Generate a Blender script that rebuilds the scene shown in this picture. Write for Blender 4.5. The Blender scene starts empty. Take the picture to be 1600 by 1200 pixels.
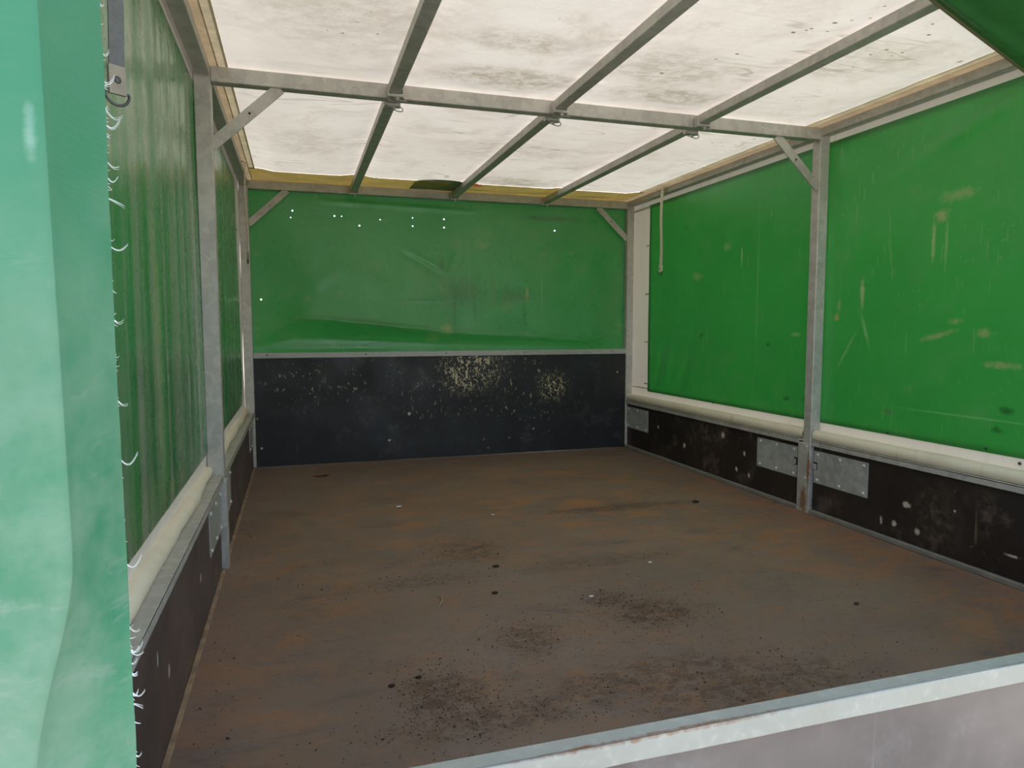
import bpy, bmesh, math, random
import numpy as np
from mathutils import Vector, Matrix, noise as mnoise

random.seed(7)
rng = np.random.default_rng(7)
SC = bpy.context.scene
COL = SC.collection

# ------------------------------------------------------------------ measures (metres)
W, H = 2.30, 1.601              # clear width between posts, height of the frames
YR, YM, YB = 0.666, 2.399, 4.133  # front faces of rear, middle and headboard frames
GROUND = -0.72

# ------------------------------------------------------------------ camera
cam_data = bpy.data.cameras.new('camera')
cam = bpy.data.objects.new('camera', cam_data)
COL.objects.link(cam)
cam_data.sensor_fit = 'HORIZONTAL'
cam_data.sensor_width = 36.0
cam_data.lens = 1083.42 / 1600 * 36.0
cam_data.clip_start = 0.02
right = Vector((0.955300705, -0.295634387, -0.000933845))
up = Vector((0.0247657556, 0.0768785735, 0.996732834))
fwd = Vector((0.294596708, 0.952202706, -0.0807637644))
m = Matrix((right, up, -fwd)).transposed().to_4x4()
m.translation = Vector((0.23713, 0.0, 0.789578))
cam.matrix_world = m
SC.camera = cam

# ------------------------------------------------------------------ world, sun, exposure
world = bpy.data.worlds.new('world')
SC.world = world
world.use_nodes = True
wn = world.node_tree
sky = wn.nodes.new('ShaderNodeTexSky')
sky.sky_type = 'NISHITA'
sky.sun_disc = False
sky.sun_elevation = math.radians(52)
sky.sun_rotation = math.radians(35)
sky.altitude = 100
sky.air_density = 1.0
sky.dust_density = 2.0
sky.ozone_density = 1.0
bg = wn.nodes['Background']
hs = wn.nodes.new('ShaderNodeHueSaturation')
hs.inputs['Saturation'].default_value = 0.72
wn.links.new(sky.outputs[0], hs.inputs['Color'])
wn.links.new(hs.outputs[0], bg.inputs[0])
bg.inputs[1].default_value = 0.56
sun_data = bpy.data.lights.new('sun', 'SUN')
sun_data.energy = 14.0
sun_data.angle = math.radians(9)   # sun through thin haze
sun_data.color = (1.0, 0.95, 0.88)
sun = bpy.data.objects.new('sun', sun_data)
COL.objects.link(sun)
sd = Vector((math.sin(math.radians(35)) * math.cos(math.radians(52)), math.cos(math.radians(35)) * math.cos(math.radians(52)), math.sin(math.radians(52))))
sun.rotation_euler = sd.to_track_quat('Z', 'Y').to_euler()
sun.location = (4, 8, 9)
SC.view_settings.view_transform = 'Standard'
SC.view_settings.look = 'None'
SC.view_settings.gamma = 1.0
SC.view_settings.use_curve_mapping = False
SC.view_settings.exposure = 0.0


# ------------------------------------------------------------------ material helper
class Mat:
    def __init__(s, name):
        s.m = bpy.data.materials.new(name)
        s.m.use_nodes = True
        s.t = s.m.node_tree
        s.t.nodes.clear()
        s.out = s.t.nodes.new('ShaderNodeOutputMaterial')
        s._co = None

    def n(s, typ, **kw):
        nd = s.t.nodes.new('ShaderNode' + typ)
        for k, v in kw.items():
            setattr(nd, k, v)
        return nd

    def set(s, sock, v):
        if hasattr(v, 'is_output') or isinstance(v, bpy.types.NodeSocket):
            s.t.links.new(v, sock)
        else:
            if sock.type == 'RGBA' and len(v) == 3:
                v = (*v, 1)
            sock.default_value = v

    def co(s):
        if s._co is None:
            s._co = s.n('TexCoord').outputs['Object']
        return s._co

    def map(s, scale=(1, 1, 1), loc=(0, 0, 0), rot=(0, 0, 0), vec=None):
        mp = s.n('Mapping')
        s.set(mp.inputs['Vector'], vec or s.co())
        mp.inputs['Scale'].default_value = scale
        mp.inputs['Location'].default_value = loc
        mp.inputs['Rotation'].default_value = rot
        return mp.outputs[0]

    def noise(s, scale, detail=4, rough=0.55, dist=0.0, vec=None, color=False):
        nd = s.n('TexNoise')
        s.set(nd.inputs['Vector'], vec or s.co())
        nd.inputs['Scale'].default_value = scale
        nd.inputs['Detail'].default_value = detail
        nd.inputs['Roughness'].default_value = rough
        nd.inputs['Distortion'].default_value = dist
        return nd.outputs['Color' if color else 'Fac']

    def voro(s, scale, vec=None, out='Distance', rand=1.0):
        nd = s.n('TexVoronoi')
        s.set(nd.inputs['Vector'], vec or s.co())
        nd.inputs['Scale'].default_value = scale
        nd.inputs['Randomness'].default_value = rand
        return nd.outputs[out]

    def rng(s, v, a, b, lo=0.0, hi=1.0, smooth=True):
        nd = s.n('MapRange')
        nd.interpolation_type = 'SMOOTHSTEP' if smooth else 'LINEAR'
        s.set(nd.inputs[0], v)
        for i, x in enumerate((a, b, lo, hi)):
            nd.inputs[i + 1].default_value = x
        return nd.outputs[0]

    def math(s, op, a, b=0.0, clamp=False):
        nd = s.n('Math', operation=op)
        nd.use_clamp = clamp
        s.set(nd.inputs[0], a)
        s.set(nd.inputs[1], b)
        return nd.outputs[0]

    def mul(s, a, b):
        return s.math('MULTIPLY', a, b)

    def mix(s, f, a, b, mode='MIX'):
        nd = s.n('Mix', data_type='RGBA')
        nd.blend_type = mode
        s.set(nd.inputs[0], f)
        s.set(nd.inputs[6], a)
        s.set(nd.inputs[7], b)
        return nd.outputs[2]

    def blob(s, c, r, warp=0.0, soft=0.5, wscale=14, rot=0.0):
        """mask of a stain around point c with half sizes r (object space), ragged by noise"""
        sub = s.n('VectorMath', operation='SUBTRACT')
        s.set(sub.inputs[0], s.co())
        sub.inputs[1].default_value = c
        v = sub.outputs[0]
        if rot:
            vr = s.n('VectorRotate', rotation_type='EULER_XYZ')
            s.set(vr.inputs['Vector'], v)
            vr.inputs['Rotation'].default_value = rot
            v = vr.outputs[0]
        dv = s.n('VectorMath', operation='DIVIDE')
        s.set(dv.inputs[0], v)
        dv.inputs[1].default_value = r
        ln = s.n('VectorMath', operation='LENGTH')
        s.set(ln.inputs[0], dv.outputs[0])
        d = ln.outputs['Value']
        if warp:
            nz = s.noise(wscale, 5, 0.65)
            d = s.math('ADD', d, s.mul(s.math('SUBTRACT', nz, 0.5), warp * 2))
        return s.rng(d, 1.0 + soft * 0.5, 1.0 - soft, 0, 1)

    def maxm(s, *ms):
        r = ms[0]
        for x in ms[1:]:
            r = s.math('MAXIMUM', r, x)
        return r

    def bump(s, h, strength=0.3, dist=0.01, normal=None):
        nd = s.n('Bump')
        s.set(nd.inputs['Height'], h)
        nd.inputs['Strength'].default_value = strength
        nd.inputs['Distance'].default_value = dist
        if normal is not None:
            s.set(nd.inputs['Normal'], normal)
        return nd.outputs[0]

    def bsdf(s, color, rough=0.5, metal=0.0, spec=0.5, normal=None):
        b = s.n('BsdfPrincipled')
        s.set(b.inputs['Base Color'], color)
        s.set(b.inputs['Roughness'], rough)
        s.set(b.inputs['Metallic'], metal)
        s.set(b.inputs['Specular IOR Level'], spec)
        if normal is not None:
            s.set(b.inputs['Normal'], normal)
        return b.outputs[0]

    def done(s, sh):
        s.t.links.new(sh, s.out.inputs['Surface'])
        return s.m

    def done_sheet(s, color, trans_color, fac, rough=0.4, spec=0.4, normal=None):
        """coated sheet: glossy-diffuse front mixed with light let through"""
        tr = s.n('BsdfTranslucent')
        s.set(tr.inputs['Color'], trans_color)
        if normal is not None:
            s.set(tr.inputs['Normal'], normal)
        mx = s.n('MixShader')
        s.set(mx.inputs[0], fac)
        s.t.links.new(s.bsdf(color, rough, 0, spec, normal), mx.inputs[1])
        s.t.links.new(tr.outputs[0], mx.inputs[2])
        return s.done(mx.outputs[0])


def weave(M, strength=0.06):
    v = M.co()
    a = M.noise(420, 1, 0.5, vec=M.map((0.15, 0.15, 1), vec=v))
    return a


# ---- galvanised steel
def make_zinc(name, base=(0.585, 0.56, 0.505), dark=(0.41, 0.395, 0.36), rust=0.0, metal=0.2, rough=0.5, rust_pts=()):
    M = Mat(name)
    sp = M.voro(38, out='Color')
    bw = M.n('RGBToBW')
    M.set(bw.inputs[0], sp)
    vs = 0.35 if metal > 0.16 else 0.12
    big = M.noise(7, 5, 0.6)
    fine = M.noise(60, 4, 0.6)
    f = M.math('ADD', M.mul(bw.outputs[0], vs), M.mul(big, 0.75))
    c = M.mix(M.rng(f, 0.25, 0.85), dark, base)
    c = M.mix(M.rng(fine, 0.5, 0.75, 0, 0.35), c, tuple(min(1, x * 1.25) for x in base))
    # light-brown dirt film
    c = M.mix(M.rng(M.noise(4.5, 6, 0.7), 0.5, 0.8, 0, 0.4), c, (0.30, 0.245, 0.17))
    if rust:
        rm = M.rng(M.noise(9, 8, 0.75), 0.66, 0.74, 0, rust)
        c = M.mix(rm, c, (0.25, 0.10, 0.035))
    for (p, r) in rust_pts:
        c = M.mix(M.mul(M.blob(p, r, 0.9, 0.6, 55), 0.85), c, (0.26, 0.11, 0.035))
    nrm = M.bump(M.noise(90, 3), 0.12, 0.002)
    return M.done(M.bsdf(c, M.rng(big, 0.3, 0.8, rough - 0.08, rough + 0.1), metal, 0.5, nrm))


ZINC = make_zinc('galvanised_steel', rust=0.25)
ZINC_POST = make_zinc('galvanised_post', rust=0.3, rust_pts=[((2.3, 2.43, 0.05), (0.03, 0.020, 0.055)), ((2.33, 2.40, 0.03), (0.02, 0.02, 0.05)), ((2.30, 2.405, 0.19), (0.03, 0.008, 0.09))])
ZINC_PLATE = make_zinc('galvanised_plate', base=(0.56, 0.57, 0.54), dark=(0.36, 0.37, 0.355), rust=0.0, metal=0.25, rough=0.42)
ZINC_OUT = make_zinc('galvanised_tailgate', base=(0.48, 0.48, 0.415), dark=(0.37, 0.375, 0.325), rust=0.12, metal=0.15, rough=0.5,
                     rust_pts=[((0.66, 0.674, 0.328), (0.15, 0.006, 0.0035)), ((0.52, 0.674, 0.328), (0.08, 0.005, 0.0035)), ((1.05, 0.674, 0.325), (0.20, 0.003, 0.004))])


def simple(name, color, rough=0.5, metal=0.0, var=0.15, scale=25, spec=0.5):
    M = Mat(name)
    nz = M.noise(scale, 5, 0.6)
    c = M.mix(M.rng(nz, 0.3, 0.75), tuple(x * (1 - var) for x in color), tuple(min(1, x * (1 + var)) for x in color))
    return M.done(M.bsdf(c, rough, metal, spec, M.bump(nz, 0.1, 0.002)))


BOLT = simple('zinc_bolt', (0.62, 0.60, 0.54), 0.4, 0.2)
WIRE = simple('steel_wire', (0.38, 0.37, 0.34), 0.4, 0.6)
RING = simple('dull_ring', (0.10, 0.10, 0.10), 0.4, 0.6)
DARK = simple('hole_shade', (0.012, 0.011, 0.011), 0.8)  # near-black colour standing in for shade inside holes and slots
WEB_CREAM = simple('cream_webbing', (0.84, 0.76, 0.60), 0.8, 0, 0.12, 120)
WEB_SHADE_GREY = simple('shade_grey_webbing', (0.16, 0.165, 0.165), 0.8, 0, 0.12, 120)  # the left strap's shadow is put into this grey
CLIP = simple('worn_clip', (0.33, 0.29, 0.23), 0.6, 0.1)
THREAD = simple('white_thread', (0.85, 0.87, 0.84), 0.8)
LEAF = simple('dry_leaf', (0.30, 0.12, 0.05), 0.8, 0, 0.3, 80)
TWIG = simple('pale_straw', (0.45, 0.34, 0.20), 0.8, 0, 0.2, 80)
PEBBLE = simple('white_chip', (0.7, 0.67, 0.6), 0.8)
CLOD = simple('dark_clod', (0.04, 0.026, 0.018), 0.95, 0, 0.4, 60)


# ---- green tarpaulin
def make_green(name, base=(0.034, 0.235, 0.044), trans=(0.02, 0.30, 0.04), fac=0.05, rough=0.36, marks=(), dust=0.3, streak_axis=None, spec=0.45, extra=None, scr=1.0, bstr=0.12):
    M = Mat(name)
    big = M.noise(1.6, 4, 0.6)
    med = M.noise(9, 6, 0.65)
    c = M.mix(M.rng(big, 0.3, 0.7), tuple(x * 0.9 for x in base), tuple(x * 1.12 for x in base))
    # pale dust film, cloudy
    dm = M.mul(M.rng(med, 0.42, 0.8), M.rng(M.noise(2.3, 5, 0.6), 0.38, 0.72))
    c = M.mix(M.mul(dm, dust), c, (0.26, 0.29, 0.18))
    # scratches: two families of thin stretched noise lines
    for k, (rot, sc) in enumerate((((0.85, 0.0, 0.0), (6, 70, 6)), ((-0.7, 0.2, 0.3), (60, 75, 7.0)), ((1.45, 0.0, 0.2), (10, 80, 9)))):
        ln = M.noise(1.0, 3, 0.5, vec=M.map((sc[0], sc[1], sc[2]), (k * 3.1, k * 1.7, k), rot))
        gate = M.rng(M.noise(5.5 + k, 3, 0.5, vec=M.map((1, 1, 1), (k * 5, 2, 1))), 0.50, 0.64)
        lm = M.mul(M.rng(ln, 0.635, 0.70), gate)
        c = M.mix(M.mul(lm, 0.33 * scr), c, (0.33, 0.36, 0.2))
    # tan specks and scuffs
    sp = M.mul(M.rng(M.noise(55, 4, 0.7), 0.62, 0.69), M.rng(M.noise(4, 3, 0.6), 0.50, 0.66))
    c = M.mix(M.mul(sp, 0.55), c, (0.36, 0.30, 0.17))
    for mk in marks:
        p, r, col, amt = mk[:4]
        w = (mk[4] if len(mk) > 4 else 0.5) * 1.5
        rot = mk[5] if len(mk) > 5 else 0
        c = M.mix(M.mul(M.blob(p, r, w, 0.8, 42, rot), amt), c, col)
    if extra:
        c = extra(M, c)
    h = M.math('ADD', M.mul(M.noise(5, 5, 0.55), 1.0), M.mul(weave(M), 0.06))
    nrm = M.bump(h, bstr, 0.02)
    rg = M.rng(med, 0.3, 0.8, rough - 0.05, rough + 0.16)
    return M.done_sheet(c, trans, fac, rg, spec, nrm)


TAN, BLK = (0.40, 0.32, 0.17), (0.012, 0.02, 0.014)
XR = W + 0.05
right_marks = [
    ((XR, 2.20, 0.92), (0.03, 0.011, 0.055), (0.42, 0.40, 0.25), 0.8, 0.7, (0, 0, 0)),
    ((XR, 2.33, 0.83), (0.03, 0.012, 0.014), (0.50, 0.24, 0.10), 0.9, 0.5),
    ((XR, 2.32, 0.88), (0.03, 0.009, 0.03), TAN, 0.6, 0.8),
    ((XR, 2.18, 0.78), (0.03, 0.008, 0.07), (0.3, 0.42, 0.22), 0.6, 0.5, (0.35, 0, 0)),
    ((XR, 2.27, 0.70), (0.03, 0.006, 0.09), (0.3, 0.42, 0.22), 0.5, 0.5, (-0.55, 0, 0)),
    ((XR, 1.86, 1.17), (0.03, 0.03, 0.02), TAN, 0.7, 0.8),
    ((XR, 1.89, 1.09), (0.03, 0.008, 0.075), (0.4, 0.4, 0.2), 0.75, 0.6),
    ((XR, 1.84, 1.07), (0.03, 0.006, 0.10), (0.35, 0.38, 0.2), 0.5, 0.6),
    ((XR, 1.80, 1.23), (0.03, 0.07, 0.02), TAN, 0.5, 0.9),
    ((XR, 1.86, 0.76), (0.03, 0.07, 0.010), TAN, 0.6, 0.8, (0.25, 0, 0)),
    ((XR, 1.79, 0.81), (0.03, 0.03, 0.010), TAN, 0.6, 0.8),
    ((XR, 1.69, 0.77), (0.03, 0.03, 0.014), TAN, 0.6, 0.9),
    ((XR, 1.62, 0.67), (0.03, 0.06, 0.011), TAN, 0.6, 0.9),
    ((XR, 1.60, 0.53), (0.03, 0.028, 0.014), BLK, 0.95, 0.5),
    ((XR, 1.63, 0.465), (0.03, 0.024, 0.012), BLK, 0.85, 0.8),
    ((XR, 2.05, 0.475), (0.03, 0.022, 0.008), (0.12, 0.10, 0.075), 0.9, 0.5),
    ((XR, 2.62, 0.47), (0.03, 0.025, 0.012), BLK, 0.85, 0.6),
    ((XR, 2.50, 0.475), (0.03, 0.02, 0.014), BLK, 0.6, 0.7),
    ((XR, 2.76, 0.71), (0.03, 0.014, 0.010), BLK, 0.8, 0.5),
    ((XR, 3.32, 0.75), (0.03, 0.028, 0.012), BLK, 0.8, 0.5, (0.5, 0, 0)),
    ((XR, 2.57, 0.76), (0.03, 0.035, 0.009), (0.35, 0.4, 0.26), 0.6, 0.6),
    ((XR, 3.10, 1.20), (0.03, 0.035, 0.02), (0.3, 0.34, 0.17), 0.6, 0.8),
    ((XR, 2.98, 1.14), (0.03, 0.006, 0.05), (0.4, 0.45, 0.25), 0.8, 0.4),
    ((XR, 3.38, 1.07), (0.03, 0.05, 0.022), (0.3, 0.34, 0.17), 0.6, 0.9),
    ((XR, 2.85, 0.98), (0.03, 0.004, 0.42), (0.3, 0.42, 0.22), 0.35, 0.3),
    ((XR, 1.72, 0.495), (0.03, 0.3, 0.004), (0.2, 0.4, 0.18), 0.6, 0.2),
]
GREEN_R = make_green('green_tarp_right', marks=right_marks, fac=0.055, spec=0.6, rough=0.33)
YT = YB + 0.05
DRT = (0.045, 0.055, 0.03)
back_marks = [
    ((1.10, YT, 0.79), (0.035, 0.2, 0.045), TAN, 0.55, 0.9), ((1.02, YT, 0.735), (0.05, 0.2, 0.03), TAN, 0.45, 1.0),
    ((1.20, YT, 1.0), (0.14, 0.2, 0.09), DRT, 0.5, 1.0), ((1.55, YT, 0.99), (0.14, 0.2, 0.05), DRT, 0.5, 1.0),
    ((1.40, YT, 1.02), (0.012, 0.2, 0.12), (0.16, 0.15, 0.07), 0.55, 0.7), ((1.62, YT, 1.0), (0.012, 0.2, 0.05), TAN, 0.7, 0.6),
    ((1.58, YT, 0.975), (0.07, 0.2, 0.008), (0.16, 0.11, 0.06), 0.7, 0.8), ((1.60, YT, 0.86), (0.012, 0.2, 0.10), DRT, 0.5, 0.7),
    ((1.15, YT, 0.90), (0.012, 0.2, 0.16), DRT, 0.5, 0.7), ((1.28, YT, 0.90), (0.010, 0.2, 0.12), DRT, 0.45, 0.7),
    ((1.48, YT, 0.93), (0.05, 0.2, 0.05), (0.24, 0.22, 0.13), 0.35, 0.9), ((1.08, YT, 1.17), (0.02, 0.2, 0.06), DRT, 0.5, 0.8),
    ((1.80, YT, 1.474), (0.21, 0.2, 0.020), (0.07, 0.085, 0.06), 0.75, 0.35), ((1.68, YT, 1.474), (0.05, 0.2, 0.012), (0.03, 0.045, 0.03), 0.6, 0.9), ((1.84, YT, 1.474), (0.05, 0.2, 0.012), (0.03, 0.045, 0.03), 0.6, 0.9),
    ((0.95, YT, 0.955), (0.16, 0.2, 0.007), DRT, 0.5, 0.6), ((0.45, YT, 1.08), (0.02, 0.2, 0.02), (0.15, 0.16, 0.09), 0.4, 0.6),
    ((1.72, YT, 1.01), (0.004, 0.2, 0.2), (0.3, 0.4, 0.2), 0.4, 0.3), ((1.25, YT, 1.1), (0.004, 0.2, 0.25), (0.3, 0.4, 0.2), 0.3, 0.3),
]
GREEN_B = make_green('green_tarp_back', base=(0.058, 0.235, 0.080), marks=back_marks, fac=0.03, rough=0.30, dust=0.5, spec=0.6)


def left_streaks(M, c):
    st = M.noise(1.0, 4, 0.55, vec=M.map((1, 14, 0.35)))
    c = M.mix(M.rng(st, 0.38, 0.68, 0, 0.75), c, (0.32, 0.34, 0.255))  # dust streaks that also carry the roof's reflection as pale colour
    st2 = M.noise(1.0, 5, 0.6, vec=M.map((1, 60, 0.9)))
    return M.mix(M.rng(st2, 0.58, 0.74, 0, 0.35), c, (0.30, 0.31, 0.2))


GREEN_L = make_green('green_tarp_left', base=(0.040, 0.20, 0.062), fac=0.03, rough=0.24, extra=left_streaks, spec=0.6, bstr=0.03, scr=0.4,
                     marks=[((-0.05, 1.66, 0.75), (0.1, 0.03, 0.36), (0.42, 0.42, 0.25), 0.45, 0.5)])  # upright pale streak, gloss put into the colour


def pale_low(M, c):
    sep = M.n('SeparateXYZ')
    M.set(sep.inputs[0], M.co())
    low = M.rng(sep.outputs[2], 1.0, 0.55, 0.10, 0.95)     # pale patches grow stronger towards the bottom
    m1 = M.mul(M.rng(M.noise(4.5, 6, 0.65), 0.28, 0.58), low)
    c = M.mix(M.mul(m1, 0.85), c, (0.31, 0.44, 0.315))
    cr = M.rng(M.noise(1.0, 5, 0.7, 0.6, vec=M.map((9, 9, 22))), 0.57, 0.66)
    return M.mix(M.mul(M.mul(cr, low), 0.28), c, (0.40, 0.46, 0.40))


GREEN_F = make_green('green_tarp_faded', base=(0.050, 0.265, 0.135), trans=(0.06, 0.42, 0.22), fac=0.12, rough=0.42, extra=pale_low, scr=0.2, dust=0.25,
                     marks=[((0.02, 0.6, 0.83), (0.003, 0.1, 0.005), (0.4, 0.6, 0.5), 0.6, 0.6), ((0.07, 0.6, 0.92), (0.004, 0.1, 0.02), (0.4, 0.6, 0.5), 0.6, 0.6),
                            ((-0.01, 0.55, 0.54), (0.012, 0.1, 0.004), (0.25, 0.28, 0.25), 0.8, 0.8), ((0.03, 0.55, 0.74), (0.004, 0.1, 0.005), (0.3, 0.33, 0.3), 0.7, 0.7)])
GREEN_C = make_green('green_tarp_curtain', fac=0.04, base=(0.046, 0.165, 0.052), trans=(0.025, 0.32, 0.05), scr=0.4)


# ---- white roof tarp
def make_roof():
    M = Mat('white_roof_tarp')
    cl = M.noise(2.2, 6, 0.65)
    st = M.noise(1.0, 8, 0.72, 0.5, vec=M.map((4.5, 5.2, 5)))
    c = M.mix(M.rng(cl, 0.35, 0.75, 0, 0.6), (0.95, 0.925, 0.885), (0.76, 0.715, 0.66))
    c = M.mix(M.rng(st, 0.48, 0.74, 0, 0.6), c, (0.64, 0.585, 0.51))
    zones = M.maxm(*[M.mul(M.blob(p, r, 0.5, 0.7, 7), a) for p, r, a in (
        ((0.93, 2.22, 1.6), (0.26, 0.10, 0.3), 1.0), ((1.50, 2.22, 1.6), (0.22, 0.09, 0.3), 0.95), ((1.35, 2.0, 1.6), (0.28, 0.16, 0.3), 0.6),
        ((0.88, 1.93, 1.6), (0.2, 0.08, 0.3), 0.7), ((1.15, 3.1, 1.6), (0.3, 0.22, 0.3), 0.45), ((1.40, 3.75, 1.6), (0.24, 0.12, 0.3), 0.9),
        ((0.30, 3.2, 1.6), (0.2, 0.2, 0.3), 0.4), ((1.9, 1.75, 1.6), (0.25, 0.15, 0.3), 0.4), ((0.40, 1.9, 1.6), (0.3, 0.3, 0.3), 0.4))])
    gr = M.rng(M.noise(1.0, 9, 0.78, 0.1, vec=M.map((20, 26, 18))), 0.40, 0.62)
    c = M.mix(M.mul(M.mul(zones, gr), 0.7), c, (0.34, 0.29, 0.20))
    c = M.mix(M.mul(zones, 0.28), c, (0.50, 0.46, 0.40))
    # brown droplets, stretched slightly
    spk = M.voro(15, M.map((1.0, 1.6, 1.0)))
    rr = M.rng(M.noise(6, 2, 0.5), 0.35, 0.75, 0.0, 0.13)
    on = M.math('LESS_THAN', spk, rr)
    gate = M.rng(M.noise(3.1, 3, 0.6, vec=M.map((1, 1, 1), (3, 7, 0))), 0.50, 0.60)
    c = M.mix(M.mul(M.mul(on, gate), 0.8), c, (0.20, 0.13, 0.06))
    spk2 = M.rng(M.noise(70, 3, 0.7), 0.71, 0.76)
    c = M.mix(M.mul(M.mul(spk2, M.rng(M.noise(4, 3), 0.45, 0.65)), 0.7), c, (0.25, 0.17, 0.09))
    dots = M.maxm(*[M.blob((x, y, 1.6), (r * 0.8, r * 0.62, 0.1), 0.6, 0.5, 90) for x, y, r in (
        (1.554, 1.651, 0.010), (1.584, 1.616, 0.007), (1.579, 1.63, 0.006), (1.619, 1.569, 0.010), (1.64, 1.62, 0.006), (1.922, 1.555, 0.008), (1.956, 1.675, 0.007), (1.905, 1.81, 0.005),
        (1.699, 1.532, 0.006), (2.194, 1.689, 0.012), (1.362, 2.028, 0.009), (1.498, 1.825, 0.009), (1.461, 1.877, 0.006), (1.194, 1.832, 0.006), (1.872, 1.499, 0.006), (0.377, 2.017, 0.006), (1.652, 1.546, 0.006))])
    c = M.mix(M.mul(dots, 0.85), c, (0.17, 0.105, 0.04))
    # wrinkle lines across the trailer: soil, plus fold shading put into the colour
    wr = M.noise(1.0, 2, 0.5, 0.5, vec=M.map((1.1, 9, 1)))
    wl = M.mul(M.rng(M.math('ABSOLUTE', M.math('SUBTRACT', wr, 0.5)), 0.016, 0.0), M.rng(M.noise(2.5, 2), 0.45, 0.6))
    c = M.mix(M.mul(wl, 0.5), c, (0.35, 0.30, 0.23))
    h = M.noise(1.0, 5, 0.6, vec=M.map((4, 6, 2)))
    nrm = M.bump(h, 0.35, 0.02)
    tr = M.mix(1.0, c, (0.80, 0.745, 0.69), 'MULTIPLY')
    return M.done_sheet(c, tr, 0.148, 0.55, 0.3, nrm)


ROOF = make_roof()


def make_hem(name, col, tr, fac, blobs=(), seam=None):
    M = Mat(name)
    nz = M.noise(9, 6, 0.7)
    c = M.mix(M.rng(nz, 0.35, 0.75), tuple(x * 0.72 for x in col), col)
    c = M.mix(M.rng(M.noise(26, 5, 0.7), 0.6, 0.75, 0, 0.5), c, (0.22, 0.15, 0.08))
    for p, r, cc, a in blobs:
        c = M.mix(M.mul(M.blob(p, r, 0.6, 0.5, 16), a), c, cc)
    t = M.mix(1.0, c, tr, 'MULTIPLY')
    return M.done_sheet(c, t, fac, 0.6, 0.3, M.bump(nz, 0.2, 0.01))


HEM_TAN = make_hem('tan_hem', (0.80, 0.64, 0.44), (0.52, 0.48, 0.42), 0.13)
HEM_TAN2 = make_hem('pale_tan_tape', (0.86, 0.74, 0.54), (0.60, 0.57, 0.50), 0.13)
HEM_YEL = make_hem('mustard_hem', (0.74, 0.52, 0.17), (0.45, 0.45, 0.40), 0.13,
                   blobs=[((1.22, 3.88, 1.6), (0.045, 0.05, 0.1), (0.55, 0.06, 0.05), 0.8), ((1.25, 4.03, 1.6), (0.10, 0.05, 0.1), (0.28, 0.30, 0.06), 0.8),
                          ((1.6, 4.03, 1.6), (0.25, 0.05, 0.1), (0.36, 0.34, 0.06), 0.6), ((2.0, 4.03, 1.6), (0.12, 0.06, 0.1), (0.3, 0.24, 0.08), 0.8), ((0.1, 4.03, 1.6), (0.12, 0.06, 0.1), (0.62, 0.40, 0.2), 0.7)])
FOLD_G = make_hem('greygreen_fold', (0.36, 0.40, 0.28), (0.5, 0.5, 0.45), 0.10)


def make_white(name, col=(0.80, 0.74, 0.64), dirt=(0.40, 0.31, 0.2), amt=0.6, fac=0.06):
    M = Mat(name)
    nz = M.noise(5, 6, 0.7)
    c = M.mix(M.rng(nz, 0.45, 0.8, 0, amt), col, tuple(a * 0.6 + b * 0.4 for a, b in zip(col, dirt)))
    run = M.noise(1.0, 5, 0.6, vec=M.map((22, 22, 2.2)))
    c = M.mix(M.rng(run, 0.58, 0.8, 0, amt * 0.8), c, dirt)
    c = M.mix(M.rng(M.noise(70, 3, 0.7), 0.7, 0.76, 0, 0.7), c, (0.16, 0.11, 0.07))
    return M.done_sheet(c, tuple(x * 0.8 for x in col), fac, 0.5, 0.35, M.bump(nz, 0.15, 0.01))


BAND = make_white('white_band')
ROLL = make_white('cream_roll', (0.86, 0.78, 0.60), (0.34, 0.25, 0.13), 0.7, 0.0)


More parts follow.
